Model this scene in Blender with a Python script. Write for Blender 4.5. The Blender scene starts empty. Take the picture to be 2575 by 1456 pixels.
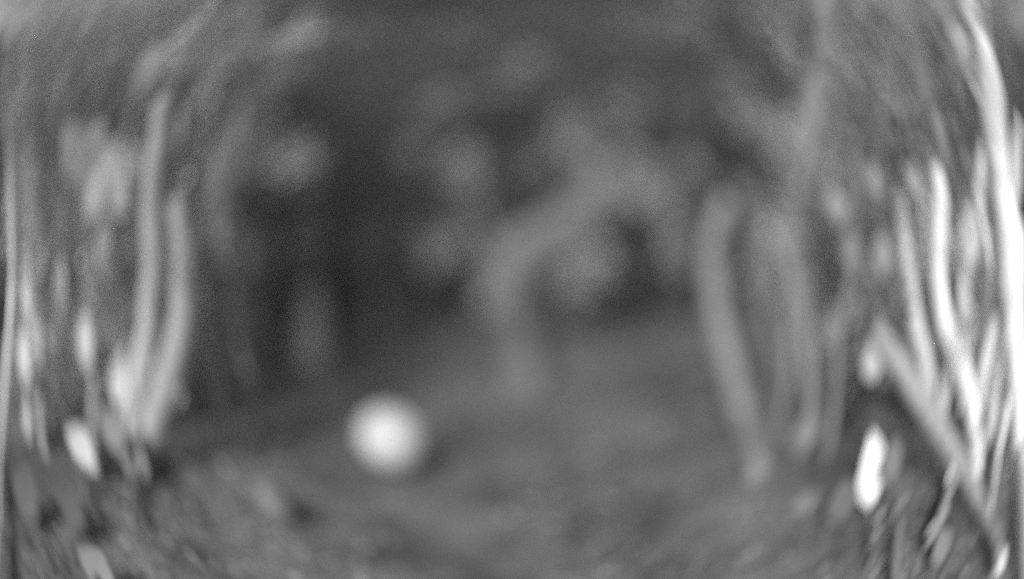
import bpy, math, random
import numpy as np
from mathutils import Vector, noise

random.seed(7)
rng = np.random.default_rng(7)
scene = bpy.context.scene
COL = scene.collection

# ------------------------------------------------------------------ camera
CAM_H, PITCH = 0.80, math.radians(7.0)
LA, LD = 0.66, 0.56                     # lens curve: angle = LA*r + LD*r^4, r = 1 at the frame's side
cam_d = bpy.data.cameras.new('camera')
cam = bpy.data.objects.new('camera', cam_d)
COL.objects.link(cam)
cam.location = (0, 0, CAM_H)
cam.rotation_euler = (math.radians(90) - PITCH, 0, 0)
cam_d.type = 'PANO'
cam_d.panorama_type = 'FISHEYE_LENS_POLYNOMIAL'
cam_d.sensor_fit = 'HORIZONTAL'
cam_d.sensor_width = 36.0
cam_d.sensor_height = 36.0 * 579 / 1024
cam_d.fisheye_fov = math.radians(360)
cam_d.fisheye_polynomial_k0 = 0.0
cam_d.fisheye_polynomial_k1 = -LA / 18.0
cam_d.fisheye_polynomial_k2 = 0.0
cam_d.fisheye_polynomial_k3 = 0.0
cam_d.fisheye_polynomial_k4 = -LD / 18.0 ** 4
cam_d.clip_start, cam_d.clip_end = 0.02, 1000
APERTURE = 0.082
cam_d.lens = 20.0
cam_d.dof.use_dof = True
cam_d.dof.focus_distance = 0.90
cam_d.dof.aperture_fstop = 0.020 / APERTURE
scene.camera = cam

# ------------------------------------------------------------------ light: a night scene lit from behind the lens
SUN_AZ, SUN_EL = math.radians(204), math.radians(34)   # measured from +Y (view) towards +X
world = bpy.data.worlds.new('World')
scene.world = world
world.use_nodes = True
nt = world.node_tree
nt.nodes.clear()
sky = nt.nodes.new('ShaderNodeTexSky')
sky.sky_type = 'NISHITA'
sky.sun_disc = False
sky.sun_elevation = SUN_EL
sky.sun_rotation = SUN_AZ
bw = nt.nodes.new('ShaderNodeRGBToBW')
bg = nt.nodes.new('ShaderNodeBackground')
bg.inputs['Strength'].default_value = 0.12
wo = nt.nodes.new('ShaderNodeOutputWorld')
nt.links.new(sky.outputs[0], bw.inputs[0])
nt.links.new(bw.outputs[0], bg.inputs['Color'])
nt.links.new(bg.outputs[0], wo.inputs[0])

sun_d = bpy.data.lights.new('sun', 'SUN')
sun_d.energy = 5.0
sun_d.angle = math.radians(9)
sun_d.color = (1, 1, 1)
sun = bpy.data.objects.new('sun', sun_d)
COL.objects.link(sun)
sdir = Vector((math.sin(SUN_AZ) * math.cos(SUN_EL), math.cos(SUN_AZ) * math.cos(SUN_EL), math.sin(SUN_EL)))
sun.location = sdir * 30
sun.rotation_euler = sdir.to_track_quat('Z', 'Y').to_euler()

scene.view_settings.view_transform = 'Standard'
scene.view_settings.look = 'None'
scene.view_settings.gamma = 1.0
scene.view_settings.exposure = 0.28
scene.view_settings.use_curve_mapping = False
scene.cycles.max_bounces = 4
scene.cycles.use_denoising = False

# ------------------------------------------------------------------ helpers
FW = Vector((0, math.cos(PITCH), -math.sin(PITCH)))
UP = Vector((0, math.sin(PITCH), math.cos(PITCH)))
RT = Vector((1, 0, 0))
CAM = Vector((0, 0, CAM_H))
HALF, CX, CY = 1287.5, 1287.5, 728.0     # survey sheet of the place: 2575 x 1456


def look(x, y):
    u, v = (x - CX) / HALF, (CY - y) / HALF
    r = max(math.hypot(u, v), 1e-6)
    t = LA * r + LD * r ** 4
    return FW * math.cos(t) + (RT * (u / r) + UP * (v / r)) * math.sin(t)


def at(x, y, d):
    return CAM + look(x, y) * d


def spanx(x, y, w, d):
    """metres across for w sheet units, sideways, at distance d"""
    return (look(x + w / 2, y) - look(x - w / 2, y)).length * d


def spany(x, y, h, d):
    return (look(x, y + h / 2) - look(x, y - h / 2)).length * d


def sstep(a, b, x):
    t = min(1, max(0, (x - a) / (b - a)))
    return t * t * (3 - 2 * t)


def ground_z(x, y):
    r = math.hypot(x, y)
    z = 0.035 * noise.noise((x * 0.9, y * 0.9, 1.3)) + 0.012 * noise.noise((x * 3.3, y * 3.3, 4.0))
    a = abs(math.atan2(x, y))
    start = 5.4 - 0.6 * sstep(0.5, 1.4, a)
    k = 1 - sstep(2.1, 2.6, a)
    z += k * (6.5 * sstep(start, start + 7.0, r))
    return z


def link(o, parent=None):
    COL.objects.link(o)
    if parent is not None:
        o.parent = parent
    return o


def mesh_obj(name, verts, faces, m, parent=None, smooth=True):
    me = bpy.data.meshes.new(name)
    me.from_pydata([tuple(v) for v in verts], [], faces)
    me.validate()
    if smooth:
        me.polygons.foreach_set('use_smooth', [True] * len(me.polygons))
    me.materials.append(m)
    me.update()
    return link(bpy.data.objects.new(name, me), parent)


def tag(o, label=None, category=None, group=None, kind=None):
    if label: o['label'] = label
    if category: o['category'] = category
    if group: o['group'] = group
    if kind: o['kind'] = kind
    return o


def empty(name, loc):
    o = bpy.data.objects.new(name, None)
    o.empty_display_size = 0.1
    COL.objects.link(o)
    o.location = loc
    return o


MATS = {}


def mat(kind, a):
    """grey material as the infrared sensor sees it; a = mean reflectance"""
    key = (kind, round(a, 3))
    if key in MATS: return MATS[key]
    m = bpy.data.materials.new('%s_%03d' % (kind, int(a * 1000)))
    m.use_nodes = True
    n, l = m.node_tree.nodes, m.node_tree.links
    b = n['Principled BSDF']
    b.inputs['Specular IOR Level'].default_value = 0.15
    b.inputs['Roughness'].default_value = 0.75
    ramp = n.new('ShaderNodeMapRange')
    ramp.inputs['To Min'].default_value = a * 0.55
    ramp.inputs['To Max'].default_value = min(0.9, a * 1.45)
    if kind == 'leaf':
        g = n.new('ShaderNodeNewGeometry')
        l.new(g.outputs['Random Per Island'], ramp.inputs['Value'])
    else:
        tc = n.new('ShaderNodeTexCoord')
        t = n.new('ShaderNodeTexNoise')
        t.inputs['Scale'].default_value = {'bark': 30, 'soil': 9, 'stone': 14, 'ball': 5}[kind]
        t.inputs['Detail'].default_value = 8
        t.inputs['Roughness'].default_value = 0.65
        l.new(tc.outputs['Object'], t.inputs['Vector'])
        ramp.inputs['From Min'].default_value = 0.3
        ramp.inputs['From Max'].default_value = 0.7
        l.new(t.outputs['Fac'], ramp.inputs['Value'])
        bp = n.new('ShaderNodeBump')
        bp.inputs['Strength'].default_value = {'bark': 0.5, 'soil': 0.9, 'stone': 0.5, 'ball': 0.05}[kind]
        bp.inputs['Distance'].default_value = {'bark': 0.004, 'soil': 0.03, 'stone': 0.01, 'ball': 0.002}[kind]
        l.new(t.outputs['Fac'], bp.inputs['Height'])
        l.new(bp.outputs[0], b.inputs['Normal'])
        if kind == 'soil':            # damp and dry patches
            t2 = n.new('ShaderNodeTexNoise')
            t2.inputs['Scale'].default_value = 2.2
            t2.inputs['Detail'].default_value = 3
            l.new(tc.outputs['Object'], t2.inputs['Vector'])
            mix = n.new('ShaderNodeMath')
            mix.operation = 'MULTIPLY_ADD'
            mix.inputs[1].default_value = 1.3
            l.new(t2.outputs['Fac'], mix.inputs[0])
            sub = n.new('ShaderNodeMath')
            sub.operation = 'SUBTRACT'
            sub.inputs[1].default_value = 0.65
            l.new(t.outputs['Fac'], sub.inputs[0])
            l.new(sub.outputs[0], mix.inputs[2])
            l.new(mix.outputs[0], ramp.inputs['Value'])
        if kind == 'ball':
            ramp.inputs['To Min'].default_value = a * 0.85
            ramp.inputs['To Max'].default_value = a * 1.02
    l.new(ramp.outputs[0], b.inputs['Base Color'])
    MATS[key] = m
    return m


def smooth_path(pts, n=5):
    """Catmull-Rom through (Vector, radius)"""
    if len(pts) < 2: return pts
    p = [pts[0]] + list(pts) + [pts[-1]]
    out = []
    for i in range(1, len(p) - 2):
        for k in range(n):
            t = k / n
            t2, t3 = t * t, t * t * t
            c = (-.5 * t3 + t2 - .5 * t, 1.5 * t3 - 2.5 * t2 + 1, -1.5 * t3 + 2 * t2 + .5 * t, .5 * t3 - .5 * t2)
            v = sum((p[i - 1 + j][0] * c[j] for j in range(4)), Vector())
            r = p[i][1] * (1 - t) + p[i + 1][1] * t
            out.append((v, r))
    out.append(p[-2])
    return out


def tube(name, pts, m, parent, origin, sides=8):
    path = smooth_path(pts)
    vs, fs = [], []
    ref = Vector((0.31, 0.83, 0.2)).normalized()
    sd = random.random() * 50
    for i, (p, r) in enumerate(path):
        d = (path[min(i + 1, len(path) - 1)][0] - path[max(i - 1, 0)][0]).normalized()
        a = d.cross(ref).normalized()
        b = d.cross(a)
        for k in range(sides):
            w = 2 * math.pi * k / sides
            rr = r * (1 + 0.16 * noise.noise((p.x * 14 + sd, p.z * 14, w)))
            vs.append(p + (a * math.cos(w) + b * math.sin(w)) * rr - origin)
    n = len(path)
    for i in range(n - 1):
        for k in range(sides):
            k2 = (k + 1) % sides
            fs.append((i * sides + k, i * sides + k2, (i + 1) * sides + k2, (i + 1) * sides + k))
    fs.append(tuple(range(sides - 1, -1, -1)))
    fs.append(tuple((n - 1) * sides + k for k in range(sides)))
    return mesh_obj(name, vs, fs, m, parent)


# a leaf's outline, folded along its midrib: 8 faces
LEAF_V = np.array([(0, 0, 0), (-.32, .28, .09), (0, .28, 0), (.32, .28, .09), (-.4, .55, .11), (0, .55, -.01), (.4, .55, .11),
                   (-.24, .8, .05), (0, .8, -.03), (.24, .8, .05), (0, 1.05, -.08)])
LEAF_F = [(0, 2, 1), (0, 3, 2), (1, 2, 5, 4), (2, 3, 6, 5), (4, 5, 8, 7), (5, 6, 9, 8), (7, 8, 10), (8, 9, 10)]
# the same leaf in four corners for crowns
QUAD_V = np.array([(0, 0, 0), (-.36, .5, .1), (0, 1.0, -.06), (.36, .5, .1)])


def random_rot(n, droop=0.0):
    q = rng.normal(size=(n, 4))
    q /= np.linalg.norm(q, axis=1)[:, None]
    w, x, y, z = q.T
    return np.stack([np.stack([1 - 2 * (y * y + z * z), 2 * (x * y - z * w), 2 * (x * z + y * w)], 1),
                     np.stack([2 * (x * y + z * w), 1 - 2 * (x * x + z * z), 2 * (y * z - x * w)], 1),
                     np.stack([2 * (x * z - y * w), 2 * (y * z + x * w), 1 - 2 * (x * x + y * y)], 1)], 1)


def leaf_mesh(name, pos, size, m, parent=None, rot=None):
    n = len(pos)
    rot = random_rot(n) if rot is None else rot
    v = np.einsum('nij,kj->nki', rot, QUAD_V) * size[:, None, None] + pos[:, None, :]
    v = v.reshape(-1, 3)
    i = np.arange(n)[:, None] * 4
    tri = np.concatenate([i + np.array([[0, 2, 1]]), i + np.array([[0, 3, 2]])], 1).reshape(-1)
    me = bpy.data.meshes.new(name)
    me.vertices.add(len(v))
    me.vertices.foreach_set('co', v.astype(np.float32).ravel())
    nf = 2 * n
    me.loops.add(3 * nf)
    me.loops.foreach_set('vertex_index', tri.astype(np.int32))
    me.polygons.add(nf)
    me.polygons.foreach_set('loop_start', np.arange(0, 3 * nf, 3, dtype=np.int32))
    me.update(calc_edges=True)
    me.materials.append(m)
    return link(bpy.data.objects.new(name, me), parent)


def cloud(x, y, rx, ry, d, n):
    """n points in an uneven clump round a place"""
    c = at(x, y, d)
    f = look(x, y)
    right = f.cross(Vector((0, 0, 1))).normalized()
    up = right.cross(f)
    sx, sy = spanx(x, y, 2 * rx, d) / 2, spany(x, y, 2 * ry, d) / 2
    g = rng.normal(size=(n, 3)) * 0.52
    # lumpy: pull the points towards a few twig ends
    k = max(3, n // 40)
    ends = rng.normal(size=(k, 3)) * 0.5
    g = g * 0.62 + ends[rng.integers(0, k, n)] * 0.75
    B = np.array([right * sx, up * sy, f * (0.5 * (sx + sy))])
    return g @ B + np.array(c), c


GROUPS = {'sapling': 'saplings round the clearing', 'bent_stem': 'bent stems on the right', 'cane': 'pale canes at the sides',
          'seedling': 'seedlings low at the sides', 'tree': 'trees behind the clearing', 'leafy_shrub': 'leafy shrubs at the sides'}


def above(x, y, d, h=0.04):
    """the distance d, or less where the ground would be in the way"""
    for _ in range(60):
        p = at(x, y, d)
        if p.z > ground_z(p.x, p.y) + h: break
        d *= 0.97
    return d


def plant(name, label, cat, d, stems=(), clumps=(), leaves=(), bark=0.3, leaf=0.1, leaf_size=0.05, group=None, base=None, root=True):
    """stems: lists of (x, y, width) from the top down (the first one runs on to the ground); clumps: (x, y, rx, ry, leaves);
    leaves: single large leaves (x, y, width, height, lean)"""
    paths = []
    for s in stems:
        pts = []
        for q in s:
            dd = above(q[0], q[1], d * (q[3] if len(q) > 3 else 1))
            pts.append((at(q[0], q[1], dd), spanx(q[0], q[1], q[2], dd) / 2))
        paths.append(pts)
    if root:
        last, rad = paths[0][-1]
        if base is None:
            bx, by = last.x * 1.01, last.y * 1.01
        else:
            b = at(base[0], base[1], d * (base[2] if len(base) > 2 else 1))
            bx, by = b.x, b.y
        gz = ground_z(bx, by)
        if last.z > gz + 0.02:
            paths[0].append((Vector((bx, by, gz - 0.02)), rad * 0.8))
        else:
            bx, by = last.x, last.y
            gz = ground_z(bx, by)
        o = empty(name, (bx, by, gz))
    else:
        o = empty(name, paths[0][-1][0] if paths else at(*base))
    tag(o, label, cat, group or GROUPS.get(name))
    org = Vector(o.location)
    mb, ml = mat('bark', bark), mat('leaf', leaf)
    for i, p in enumerate(paths):
        tube('stem' if i == 0 else 'branch', p, mb, o, org)
    allp = [p for pts in paths for p in smooth_path(pts, 3)]
    P, S = [], []
    for c in clumps:
        dd = d * (c[5] if len(c) > 5 else 1)
        pos, ctr = cloud(c[0], c[1], c[2], c[3], dd, c[4])
        P.append(pos)
        S.append(leaf_size * (0.7 + 0.6 * rng.random(len(pos))))
        if allp:                      # a twig carries the clump
            q = min(allp, key=lambda t: (t[0] - ctr).length)
            r = min(q[1] * 0.6, 0.006 + 0.004 * random.random())
            mid = q[0].lerp(ctr, 0.5) + Vector((0, 0, 0.04 * random.uniform(-1, 1.5)))
            if (q[0] - ctr).length > 0.03:
                tube('twig', [(q[0], r), (mid, r * 0.8), (ctr, r * 0.5)], mb, o, org, 6)
    for p in paths:
        sp = smooth_path(p, 6)
        k = max(4, len(sp) // 2)
        ii = rng.integers(0, len(sp) - 1, k)
        off = rng.normal(size=(k, 3)) * 0.5
        P.append(np.array([np.array(sp[i][0]) + o_ * (sp[i][1] * 1.6 + 0.015) for i, o_ in zip(ii, off)]))
        S.append(leaf_size * (0.5 + 0.6 * rng.random(k)))
    if P:
        f = leaf_mesh('foliage', np.concatenate(P) - np.array(org), np.concatenate(S), ml, o)
    for q in leaves:
        x, y, w, h, lean = q[:5]
        dd = above(x, y + h / 2, d * (q[5] if len(q) > 5 else 1), 0.0)
        lm = mat('leaf', q[6]) if len(q) > 6 else ml
        c = at(x, y, dd)
        f = look(x, y)
        up = (look(x, y - 6) - look(x, y + 6)).normalized()
        right = f.cross(up).normalized()
        L, W = spany(x, y, h, dd), spanx(x, y, w, dd)
        ax = (look(x + h * 0.5 * math.tan(lean), y - h / 2) - look(x - h * 0.5 * math.tan(lean), y + h / 2)).normalized()
        nrm = (sdir - f).normalized()           # blades turn towards the light
        side = ax.cross(-nrm).normalized()
        W /= max(0.4, abs(side.dot(right)))
        vs = [c - org + ax * (v[1] - .52) * L + side * v[0] * 1.25 * W + nrm * v[2] * W for v in LEAF_V]
        lo = mesh_obj('leaf', vs, LEAF_F, lm, o)
        if allp:
            tip = c - ax * 0.5 * L
            qn = min(allp, key=lambda t: (t[0] - tip).length)
            if (qn[0] - tip).length > 0.01:
                tube('leaf_stalk', [(qn[0], 0.003), (tip, 0.002)], mb, lo, org, 5)
    return o


def stone(label, x, y, w, h, a, seed):
    """a lump resting on the ground, seen round (x, y)"""
    f = look(x, y + h * 0.3)
    d = CAM_H / max(0.05, -f.z)
    c = CAM + f * d
    c.z = ground_z(c.x, c.y)
    R, H = spanx(x, y, w, d) / 2, spany(x, y, h, d) / 2
    vs, fs = [], []
    NU, NV = 14, 9
    for j in range(NV + 1):
        ph = math.pi * j / NV
        for i in range(NU):
            t = 2 * math.pi * i / NU
            q = Vector((math.sin(ph) * math.cos(t), math.sin(ph) * math.sin(t), math.cos(ph)))
            k = 1 + 0.25 * noise.noise(q * 1.6 + Vector((seed, 0, 0))) + 0.08 * noise.noise(q * 4 + Vector((0, seed, 0)))
            vs.append(Vector((q.x * R * k, q.y * R * k, q.z * H * k + H * 0.8)))
    for j in range(NV):
        for i in range(NU):
            i2 = (i + 1) % NU
            fs.append((j * NU + i, (j + 1) * NU + i, (j + 1) * NU + i2, j * NU + i2))
    o = mesh_obj('stone', vs, fs, mat('stone', a))
    o.location = c
    return tag(o, label, 'stone', 'loose stones on the ground')


# ------------------------------------------------------------------ ground
NA = 256
rad = [0.0]
r = 0.25
while r < 120:
    rad.append(r)
    r *= 1.033
verts, faces, bank_faces = [(0, 0, ground_z(0, 0))], [], []
for r in rad[1:]:
    for k in range(NA):
        t = 2 * math.pi * k / NA
        x, y = r * math.sin(t), r * math.cos(t)
        z = ground_z(x, y)
        if r < 9:
            z += 0.010 * noise.noise((x * 9, y * 9, 0.5)) + 0.006 * noise.noise((x * 21, y * 21, 2.5))
        verts.append((x, y, z))
for k in range(NA):
    faces.append((0, 1 + (k + 1) % NA, 1 + k))
for j in range(len(rad) - 2):
    for k in range(NA):
        k2 = (k + 1) % NA
        a = 1 + j * NA
        q = (a + k, a + k2, a + NA + k2, a + NA + k)
        t = (k + 0.5) * 2 * math.pi / NA
        t = abs(t if t < math.pi else t - 2 * math.pi)
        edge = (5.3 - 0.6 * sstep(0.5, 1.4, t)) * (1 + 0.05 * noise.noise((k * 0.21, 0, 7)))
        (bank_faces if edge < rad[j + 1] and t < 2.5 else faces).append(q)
tag(mesh_obj('ground', verts, faces, mat('soil', 0.115)), kind='structure')
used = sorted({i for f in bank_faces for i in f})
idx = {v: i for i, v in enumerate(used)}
tag(mesh_obj('earth_bank', [verts[i] for i in used], [tuple(idx[i] for i in f) for f in bank_faces], mat('soil', 0.014)), kind='structure')  # same soil blackened, so the gaps' deep shade is in its colour

# dead leaves and crumbs on the soil
n = 9000
rr = 0.9 + 4.2 * rng.random(n) ** 1.3
tt = (rng.random(n) - 0.5) * 4.2
px, py = rr * np.sin(tt), rr * np.cos(tt)
patch = np.array([noise.noise((x * 1.7, y * 1.7, 9)) for x, y in zip(px, py)])
keep = patch + 0.35 * rng.random(n) > 0.08
px, py = px[keep], py[keep]
pos = np.stack([px, py, [ground_z(x, y) + 0.012 for x, y in zip(px, py)]], 1)
n = len(pos)
az, tl, rl = rng.random(n) * 6.283, rng.normal(size=n) * 0.35, rng.normal(size=n) * 0.35
rot = np.zeros((n, 3, 3))
ca, sa, ct, st, cr, sr = np.cos(az), np.sin(az), np.cos(tl), np.sin(tl), np.cos(rl), np.sin(rl)
Rz = np.zeros((n, 3, 3)); Rz[:, 0, 0] = ca; Rz[:, 0, 1] = -sa; Rz[:, 1, 0] = sa; Rz[:, 1, 1] = ca; Rz[:, 2, 2] = 1
Rx = np.zeros((n, 3, 3)); Rx[:, 0, 0] = 1; Rx[:, 1, 1] = ct; Rx[:, 1, 2] = -st; Rx[:, 2, 1] = st; Rx[:, 2, 2] = ct
Ry = np.zeros((n, 3, 3)); Ry[:, 1, 1] = 1; Ry[:, 0, 0] = cr; Ry[:, 0, 2] = sr; Ry[:, 2, 0] = -sr; Ry[:, 2, 2] = cr
tag(leaf_mesh('leaf_litter', pos, 0.015 + 0.03 * rng.random(n), mat('leaf', 0.2), rot=Rz @ Rx @ Ry),
    'small dead leaves strewn over the bare ground', 'leaf litter', kind='stuff')

# ------------------------------------------------------------------ undergrowth all round, leaves darkened at the back in place of light falloff
GAPS = [(950, 170, 260, 110), (1200, 120, 260, 70), (1500, 130, 220, 90), (950, 390, 150, 130), (690, 740, 50, 110), (1590, 640, 90, 110), (930, 740, 120, 90),
        (1350, 60, 160, 70), (1650, 180, 110, 90), (1840, 370, 80, 90), (1240, 330, 120, 70)]


def undergrowth(name, label, count, x0, x1, y0, y1, d0, d1, a, size):
    P = []
    while len(P) < count:
        x, y = random.uniform(x0, x1), random.uniform(y0, y1)
        if any(((x - g[0]) / g[2]) ** 2 + ((y - g[1]) / g[3]) ** 2 < 1 and random.random() < 0.9 for g in GAPS): continue
        if noise.noise((x * 0.006, y * 0.005, 3.0)) + (0.5 if d0 > 4 else 0.9) * random.random() < 0.05: continue
        if d0 < 4 and noise.noise((x * 0.018, y * 0.007, 8.0)) + 0.6 * random.random() < 0.1: continue
        if d0 < 4:                    # the inner end thins out raggedly
            e = min(abs(x - 720), abs(x - 1910)) + 110 * noise.noise((y * 0.007, x * 0.003, 5.0))
            if random.random() > sstep(0, 210, e): continue
        d = random.uniform(d0, d1)
        p = at(x, y, d)
        if p.z < ground_z(p.x, p.y): continue
        P.append(tuple(p))
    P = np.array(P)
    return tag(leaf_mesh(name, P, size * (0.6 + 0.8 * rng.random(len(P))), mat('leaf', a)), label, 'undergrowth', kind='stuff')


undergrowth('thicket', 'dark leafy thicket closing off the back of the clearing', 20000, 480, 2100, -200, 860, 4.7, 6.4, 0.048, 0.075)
undergrowth('hedge', 'tangled grey undergrowth along the left side', 30000, 10, 740, -260, 1080, 3.3, 4.6, 0.58, 0.052)  # leaves paled to offset the weaker sun on this side
undergrowth('hedge', 'tangled grey undergrowth along the right side', 30000, 1890, 2545, -260, 1080, 3.3, 4.6, 0.34, 0.052)

# ------------------------------------------------------------------ the ball
def ball():
    x, y, w = 992, 1094, 168
    f = look(x, y + w * 0.47)
    d = CAM_H / -f.z
    g = CAM + f * d
    R = spanx(x, y, w, d) / 2
    vs, fs = [], []
    NU, NV = 40, 24
    for j in range(NV + 1):
        ph = math.pi * j / NV
        for i in range(NU):
            t = 2 * math.pi * i / NU
            vs.append((R * math.sin(ph) * math.cos(t), R * math.sin(ph) * math.sin(t), R * math.cos(ph)))
    for j in range(NV):
        for i in range(NU):
            i2 = (i + 1) % NU
            fs.append((j * NU + i, (j + 1) * NU + i, (j + 1) * NU + i2, j * NU + i2))
    o = mesh_obj('ball', vs, fs, mat('ball', 0.5))
    o.location = (g.x, g.y, ground_z(g.x, g.y) + R - 0.008)
    tag(o, 'white round ball lying on the bare ground left of centre', 'ball')


ball()
stone('small grey round stone in front of the white ball, lower left', 705, 1275, 90, 100, 0.17, 1.0)
stone('flat dark grey stone low at the right, below the bent stems', 2010, 1275, 70, 60, 0.17, 5.0)

# ------------------------------------------------------------------ middle of the clearing
plant('forked_bush', 'grey forked bush on a thick pale trunk in the middle of the clearing', 'bush', 4.1,
      stems=[[(1440, 350, 60), (1510, 460, 85), (1420, 560, 95), (1300, 640, 95), (1285, 740, 90), (1315, 850, 95), (1322, 950, 105)],
             [(1660, 450, 25), (1560, 520, 35), (1430, 560, 45)],
             [(1160, 420, 14), (1200, 540, 20), (1270, 660, 30)],
             [(1500, 640, 25), (1420, 640, 35), (1330, 680, 40)]],
      clumps=[(1440, 350, 55, 50, 150), (1510, 470, 50, 55, 130), (1410, 560, 60, 50, 110), (1290, 650, 60, 60, 120), (1490, 640, 60, 60, 170),
              (1640, 490, 60, 60, 170), (1170, 450, 55, 80, 190), (1110, 620, 55, 60, 150), (1600, 420, 70, 50, 90), (1240, 760, 50, 50, 80),
              (1440, 720, 60, 60, 80), (1370, 420, 50, 50, 25), (1560, 330, 40, 40, 20), (1720, 420, 50, 40, 50), (1060, 380, 40, 40, 30), (1700, 540, 40, 50, 35)],
      bark=0.15, leaf=0.3, leaf_size=0.05)
plant('sapling', 'faint thin sapling with one grey leaf clump, left of the forked bush', 'sapling', 4.2,
      stems=[[(935, 560, 16), (950, 700, 18), (955, 860, 22)]], clumps=[(945, 600, 60, 75, 130)], bark=0.16, leaf=0.2, leaf_size=0.055)
plant('stump', 'short grey stump at the back, left of the white ball', 'stump', 3.8,
      stems=[[(785, 720, 40), (785, 800, 60), (780, 900, 80)]], clumps=[(770, 640, 50, 90, 60), (780, 840, 50, 50, 90)], bark=0.5, leaf=0.36)  # bark and leaves paled to offset the shadow falling here

# ------------------------------------------------------------------ trees leaning over from behind
plant('tree', 'dark slim tree at the back with a leaf band across the top edge', 'tree', 5.0,
      stems=[[(1080, -80, 25), (1060, 200, 30), (1040, 500, 34), (1050, 820, 40)],
             [(1290, 180, 12), (1180, 260, 16), (1050, 330, 22)],
             [(900, 60, 12), (1000, 100, 16), (1070, 150, 22)]],
      clumps=[(900, 60, 110, 35, 160), (1100, 70, 100, 40, 150), (1290, 195, 75, 60, 170), (1120, 270, 90, 40, 70), (800, 290, 60, 60, 70)],
      bark=0.06, leaf=0.2, leaf_size=0.075)
plant('tree', 'dark slim tree at the back under the upper right leaf clumps', 'tree', 4.8,
      stems=[[(1790, -60, 25), (1770, 160, 28), (1740, 400, 32), (1730, 780, 38)],
             [(1850, 190, 12), (1800, 240, 16), (1765, 300, 22)]],
      clumps=[(1840, 170, 120, 60, 200), (1600, 60, 120, 50, 90), (1750, 20, 110, 50, 110), (1870, 270, 70, 60, 110), (1620, 270, 90, 60, 60)],
      bark=0.06, leaf=0.22, leaf_size=0.07)
plant('tree', 'slender tree left of centre with pale leaf clumps under the top edge', 'tree', 3.2,
      stems=[[(640, -60, 30), (630, 150, 34), (600, 420, 36), (590, 640, 38), (600, 900, 42)],
             [(740, 110, 14), (690, 200, 18), (625, 330, 24)],
             [(500, 60, 14), (560, 160, 18), (615, 260, 24)]],
      clumps=[(740, 110, 70, 55, 330), (500, 60, 100, 50, 170), (680, 260, 70, 80, 150), (560, 170, 80, 60, 130), (580, 420, 70, 80, 190), (620, 560, 50, 80, 110), (760, 420, 60, 90, 80)],
      bark=0.22, leaf=0.38, leaf_size=0.05)

# ------------------------------------------------------------------ left side: plants paled to make up for weaker sun here
plant('sapling', 'pale wavy upright sapling on the left, inner stem of the pair', 'sapling', 2.35,
      stems=[[(412, 240, 46), (398, 360, 54), (384, 470, 59), (384, 560, 62), (388, 660, 65), (378, 780, 65), (372, 880, 59), (345, 1010, 54), (340, 1120, 46)]],
      clumps=[(385, 480, 40, 70, 44)],
      leaves=[(378, 830, 60, 120, 0), (395, 640, 55, 130, 0.05), (340, 1020, 62, 140, -0.06, 1, 0.3)],
      bark=0.4, leaf=0.5, leaf_size=0.039)
plant('sapling', 'pale sapling bowed to the right beside the dark ground on the left', 'sapling', 2.05,
      stems=[[(440, 500, 40), (458, 600, 54), (464, 720, 65), (455, 840, 70), (432, 940, 70), (400, 1040, 62), (365, 1140, 46)]],
      clumps=[(455, 660, 30, 90, 36)],
      leaves=[(425, 960, 67, 150, 0.35)],
      bark=0.3, leaf=0.4, leaf_size=0.039)
plant('leaning_shrub', 'shrub with long bright leaves hanging aslant in the upper left', 'shrub', 2.49,
      stems=[[(190, 150, 19), (215, 300, 22), (225, 600, 24), (240, 900, 27), (240, 1150, 30)]],
      leaves=[(330, 420, 50, 160, -0.1, 0.95, 0.5), (260, 600, 44, 150, 0.05, 0.95, 0.4), (430, 330, 60, 170, 0, 0.95, 0.4), (300, 960, 44, 150, 0.1, 0.95, 0.42), (215, 860, 40, 150, 0, 0.95, 0.4), (370, 180, 60, 140, 0, 0.95, 0.4), (272, 440, 62, 290, -0.42, 0.92, 0.88), (235, 360, 46, 130, -0.4, 0.92, 0.7), (235, 500, 46, 130, -0.3, 0.92, 0.75), (190, 390, 48, 270, -0.4, 0.92, 0.6),
              (150, 290, 43, 110, -0.1, 1, 0.336), (290, 250, 72, 150, -0.15, 1, 0.264), (320, 690, 48, 140, 0, 1, 0.24)],
      clumps=[(200, 80, 70, 90, 360), (330, 260, 70, 90, 390), (420, 160, 70, 90, 420), (260, 640, 60, 110, 360), (300, 800, 50, 110, 330), (470, 330, 60, 110, 330), (350, 110, 70, 90, 120), (250, 160, 60, 90, 90), (270, 880, 40, 120, 90)],
      bark=0.3, leaf=0.46, leaf_size=0.044)
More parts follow.
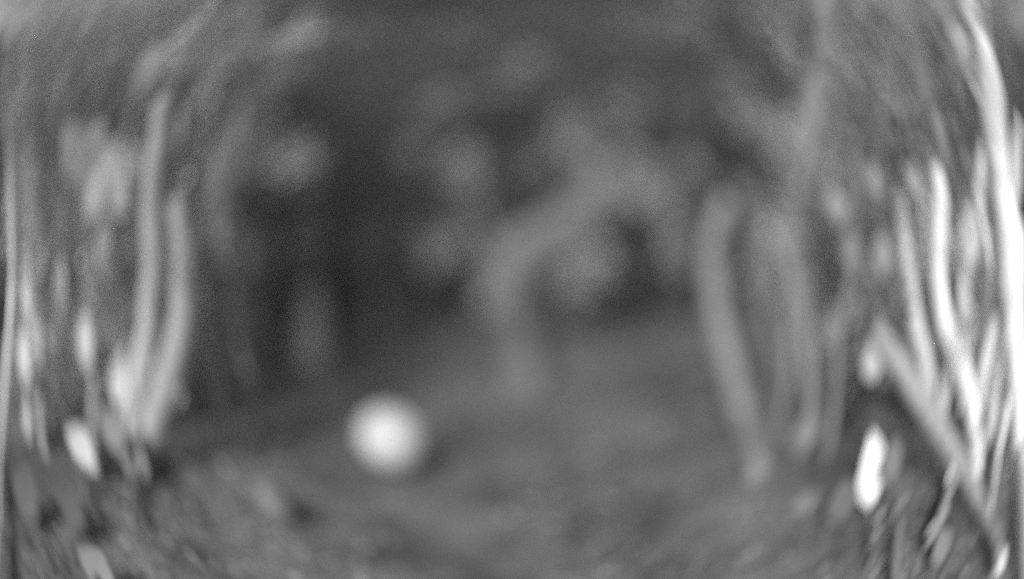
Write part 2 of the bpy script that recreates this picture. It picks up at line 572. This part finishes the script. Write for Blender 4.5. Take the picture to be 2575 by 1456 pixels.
plant('leafy_shrub', 'leafy shrub with bright oval leaves close to the left edge', 'shrub', 2.73,
      stems=[[(110, 200, 14), (105, 500, 16), (110, 800, 19), (110, 1100, 22)]],
      leaves=[(60, 420, 34, 160, 0, 0.95, 0.45), (150, 720, 34, 160, 0, 0.95, 0.5), (70, 720, 34, 150, 0, 0.95, 0.55), (60, 900, 34, 150, 0, 0.95, 0.45), (150, 520, 30, 130, -0.05, 0.95, 0.4), (60, 1040, 34, 140, 0, 0.95, 0.4), (78, 270, 55, 110, 0.1, 1, 0.48), (130, 560, 41, 120, 0.1, 1, 0.54), (100, 640, 41, 130, 0.05, 1, 0.66), (170, 640, 31, 130, -0.05, 1, 0.48),
              (80, 510, 36, 100, -0.05, 1, 0.384), (190, 760, 36, 110, 0, 1, 0.3), (100, 830, 60, 130, 0.05, 1, 0.36), (132, 930, 31, 100, 0, 1, 0.336)],
      clumps=[(90, 620, 60, 110, 600), (60, 280, 50, 90, 390), (140, 420, 50, 100, 360), (60, 150, 50, 100, 300), (170, 900, 60, 100, 390), (160, 1040, 60, 90, 270), (110, 750, 50, 110, 180), (60, 400, 40, 120, 120), (60, 950, 40, 100, 120)],
      bark=0.34, leaf=0.5, leaf_size=0.044)
plant('cane', 'thin white upright cane at the very left edge', 'cane', 2.39,
      stems=[[(6, 60, 7), (22, 250, 11), (33, 450, 19), (37, 620, 24), (34, 760, 24), (24, 900, 20), (12, 1040, 16), (4, 1150, 14), (2, 1300, 12), (0, 1500, 12)]],
      clumps=[(8, 500, 10, 150, 28)], bark=0.85, leaf=0.5, leaf_size=0.039)
plant('seedling', 'seedling with one bright oval leaf in the lower left', 'seedling', 1.9,
      stems=[[(207, 1175, 11), (215, 1230, 11), (220, 1300, 12)]],
      leaves=[(206, 1128, 62, 110, -0.05, 1, 0.396), (65, 1240, 48, 150, 0.15, 1, 0.11)], bark=0.2, leaf=0.3)
plant('seedling', 'low leafy seedling under the bowed sapling, lower left', 'seedling', 1.9,
      stems=[[(330, 1100, 16), (335, 1200, 16), (330, 1300, 16)]],
      leaves=[(285, 1080, 60, 120, 0.2, 1, 0.172), (335, 1150, 62, 130, -0.05, 1, 0.211), (180, 1280, 48, 120, 0, 1, 0.08)],
      clumps=[(270, 1280, 60, 80, 80), (340, 1260, 50, 80, 60)], bark=0.2, leaf=0.18, leaf_size=0.044)
plant('seedling', 'pale leaf tip poking up at the bottom edge on the left', 'seedling', 1.6,
      stems=[[(250, 1440, 19), (250, 1500, 19)]], leaves=[(250, 1440, 67, 110, 0, 1, 0.2)], bark=0.25, leaf=0.3)
plant('sapling', 'grey upright sapling behind the bowed sapling, left of the dark gap', 'sapling', 2.2,
      stems=[[(545, 400, 27), (560, 560, 35), (555, 720, 38), (550, 880, 40), (545, 960, 40)]],
      clumps=[(580, 480, 50, 70, 220), (560, 640, 40, 80, 140), (555, 900, 45, 70, 120)], bark=0.2, leaf=0.16, leaf_size=0.039)
plant('sapling', 'second grey upright sapling, right beside the dark gap', 'sapling', 2.4,
      stems=[[(630, 440, 24), (640, 600, 30), (640, 760, 32), (630, 920, 35)]],
      clumps=[(625, 520, 45, 70, 160), (640, 700, 30, 90, 100), (615, 900, 45, 60, 100)], bark=0.17, leaf=0.14, leaf_size=0.039)

# ------------------------------------------------------------------ right side
plant('bent_stem', 'long grey stem bending left to its tip, foremost of the three bent stems', 'stem', 2.5,
      stems=[[(1835, 500, 43), (1800, 580, 55), (1796, 680, 60), (1808, 800, 60), (1840, 930, 60), (1872, 1050, 58), (1905, 1170, 53)]],
      clumps=[(1800, 640, 30, 50, 40), (1690, 640, 50, 60, 140)], bark=0.22, leaf=0.2, leaf_size=0.033)
plant('bent_stem', 'thin grey stem just right of the foremost bent stem', 'stem', 2.6,
      stems=[[(1868, 450, 31), (1890, 560, 38), (1900, 700, 41), (1925, 830, 41), (1955, 950, 38), (1960, 1080, 36)]],
      clumps=[(1870, 480, 50, 50, 100)], bark=0.12, leaf=0.14, leaf_size=0.033)
plant('bent_stem', 'short grey stem arching right, third of the bent stems', 'stem', 2.3,
      stems=[[(1945, 600, 36), (1985, 660, 48), (2012, 750, 53), (2020, 850, 50), (2035, 960, 36), (2040, 1060, 31)]],
      clumps=[(1990, 690, 40, 60, 48), (2010, 830, 30, 50, 40)], bark=0.18, leaf=0.2, leaf_size=0.033)
plant('tree', 'slim pale tree at the upper right leaning towards the top edge', 'tree', 2.3,
      stems=[[(2095, -60, 53), (2080, 60, 55), (2072, 180, 60), (2050, 300, 58), (2018, 430, 26), (1992, 580, 18), (1982, 760, 16), (1980, 950, 16)]],
      clumps=[(2060, 70, 50, 60, 180), (2190, 110, 40, 60, 280), (2175, 210, 36, 50, 180), (2000, 480, 40, 90, 100), (1960, 60, 60, 60, 100)],
      bark=0.24, leaf=0.2, leaf_size=0.039)
plant('leafy_shrub', 'leafy shrub with small round grey leaves right of the bent stems', 'shrub', 2.03,
      stems=[[(2150, 330, 10), (2150, 600, 12), (2110, 850, 14), (2090, 1100, 17)]],
      leaves=[(2105, 515, 53, 90, 0, 1, 0.24), (2205, 470, 41, 110, -0.05, 1, 0.288), (2290, 435, 43, 110, 0, 1, 0.32), (2140, 630, 48, 110, 0, 1, 0.16), (2100, 825, 50, 100, 0, 1, 0.144),
              (2028, 1090, 65, 90, 0, 1.2, 0.16), (2220, 640, 48, 120, 0.1, 1, 0.208), (2270, 290, 43, 100, 0, 1, 0.208), (2375, 330, 48, 120, 0, 1, 0.224), (2330, 200, 48, 110, 0, 1, 0.176)],
      clumps=[(2220, 520, 60, 110, 260), (2300, 380, 60, 110, 260), (2180, 900, 50, 110, 200), (2400, 200, 50, 110, 220), (2250, 820, 60, 110, 180), (2420, 420, 40, 110, 220), (2120, 200, 60, 80, 200), (2150, 400, 60, 110, 120), (2170, 720, 50, 110, 120), (2260, 220, 60, 80, 100)],
      bark=0.2, leaf=0.18, leaf_size=0.044)
plant('cane', 'pale narrow cane curving down right, left of the two bright canes', 'cane', 2.1,
      stems=[[(2262, 480, 24), (2268, 560, 36), (2284, 680, 42), (2298, 800, 42), (2325, 900, 38), (2350, 1000, 22), (2385, 1100, 10)]],
      leaves=[(2330, 930, 43, 130, -0.2, 1, 0.4)], bark=0.5, leaf=0.45)
plant('cane', 'bright wavy cane in front of the white trunk at the right', 'cane', 2.0,
      stems=[[(2350, 420, 32), (2366, 500, 42), (2358, 620, 44), (2364, 760, 44), (2395, 880, 43), (2430, 970, 38), (2450, 1080, 29), (2456, 1190, 22)]],
      leaves=[(2405, 900, 48, 150, -0.3, 1, 0.48), (2375, 980, 29, 110, -0.1, 1, 0.4), (2440, 590, 48, 160, 0, 1, 0.44), (2425, 740, 36, 140, 0, 1, 0.36)],
      clumps=[(2430, 640, 40, 130, 180), (2420, 820, 40, 120, 140), (2480, 1000, 30, 130, 120), (2350, 560, 40, 100, 120)],
      bark=0.66, leaf=0.5, leaf_size=0.031)
plant('white_trunk', 'glaring white forked trunk at the right edge', 'trunk', 2.3,
      stems=[[(2436, -20, 21), (2446, 60, 37), (2470, 120, 42), (2488, 190, 50), (2500, 330, 56), (2516, 480, 56), (2536, 600, 76), (2540, 700, 81), (2544, 820, 65), (2556, 980, 42), (2566, 1150, 29), (2572, 1350, 24), (2575, 1560, 24)],
             [(2470, -20, 7), (2482, 80, 8), (2491, 170, 14)],
             [(2456, 540, 17), (2464, 450, 23), (2486, 340, 21), (2498, 290, 17)],
             [(2450, 1010, 14), (2474, 900, 23), (2510, 800, 29), (2536, 720, 32)],
             [(2410, 130, 8), (2440, 100, 13), (2462, 90, 14)],
             [(2440, 200, 8), (2490, 330, 14), (2528, 450, 18), (2512, 640, 16), (2530, 760, 16)],
             [(2452, 1120, 10), (2478, 930, 16), (2520, 720, 20), (2552, 500, 16), (2564, 300, 8)],
             [(2486, 1300, 8), (2508, 1150, 14), (2546, 930, 18), (2566, 740, 16), (2572, 560, 8)],
             [(2462, 520, 10), (2494, 680, 16), (2540, 820, 20), (2560, 960, 20)]],
      leaves=[(2418, 120, 41, 120, 0.15, 1, 0.4), (2462, 500, 24, 90, 0, 1, 0.8), (2545, 620, 55, 110, 0, 1, 0.8), (2500, 1050, 29, 200, -0.1, 1, 0.4), (2530, 880, 36, 200, 0, 1, 0.6), (2500, 720, 26, 170, 0, 1, 0.7), (2556, 420, 22, 200, 0, 1, 0.6), (2490, 620, 26, 130, 0, 1, 0.75)],
      clumps=[(2540, 600, 24, 90, 180), (2520, 900, 20, 150, 120), (2520, 330, 20, 130, 80), (2550, 1100, 14, 160, 80)],
      bark=0.88, leaf=0.7, leaf_size=0.027)  # bark near white in place of glare from a close lamp
plant('leaning_stalk', 'straight grey stalk leaning up left across the lower right corner', 'stalk', 1.8,
      stems=[[(2200, 830, 31), (2250, 905, 40), (2310, 1000, 40), (2370, 1095, 36), (2420, 1180, 31), (2470, 1290, 23), (2510, 1400, 14)],
             [(2338, 1365, 26), (2365, 1290, 26), (2392, 1210, 22), (2405, 1160, 16)]],
      leaves=[(2198, 905, 58, 110, -0.1, 1, 0.336), (2398, 1190, 26, 90, 0.05, 0.99, 0.75), (2487, 1335, 17, 80, 0, 0.99, 0.85), (2514, 1410, 17, 90, -0.1, 0.99, 0.85)],
      bark=0.28, leaf=0.4)
plant('seedling', 'seedling with a tall white leaf at the lower right, below the leaning stalk', 'seedling', 1.9,
      stems=[[(2190, 1280, 12), (2192, 1340, 12), (2195, 1400, 12)]],
      leaves=[(2194, 1185, 60, 190, 0.0, 0.88, 0.75)], bark=0.2, leaf=0.2)
plant('seedling', 'dim low leaves in the bottom right corner under the leaning stalk', 'seedling', 1.6,
      stems=[[(2260, 1300, 17), (2250, 1400, 17), (2245, 1480, 17)]],
      leaves=[(2245, 1160, 43, 110, 0, 1, 0.128), (2368, 1375, 34, 90, 0, 1, 0.16), (2120, 1260, 72, 110, 0.1, 1, 0.09)], clumps=[(2240, 1340, 40, 90, 48)], bark=0.25, leaf=0.2, leaf_size=0.039)

# ------------------------------------------------------------------ damp night air
hv = [(x, y, z) for z in (-1.2, 7.6) for y in (-130, 130) for x in (-130, 130)]
hf = [(0, 2, 3, 1), (4, 5, 7, 6), (0, 1, 5, 4), (2, 6, 7, 3), (0, 4, 6, 2), (1, 3, 7, 5)]
hm = bpy.data.materials.new('haze')
hm.use_nodes = True
hn = hm.node_tree
hn.nodes.clear()
pv = hn.nodes.new('ShaderNodeVolumePrincipled')
pv.inputs['Color'].default_value = (0.9, 0.9, 0.9, 1)
pv.inputs['Density'].default_value = 0.012
hn.links.new(pv.outputs[0], hn.nodes.new('ShaderNodeOutputMaterial').inputs['Volume'])
tag(mesh_obj('haze', hv, hf, hm, smooth=False), 'thin grey night haze filling the clearing', 'haze', kind='stuff')
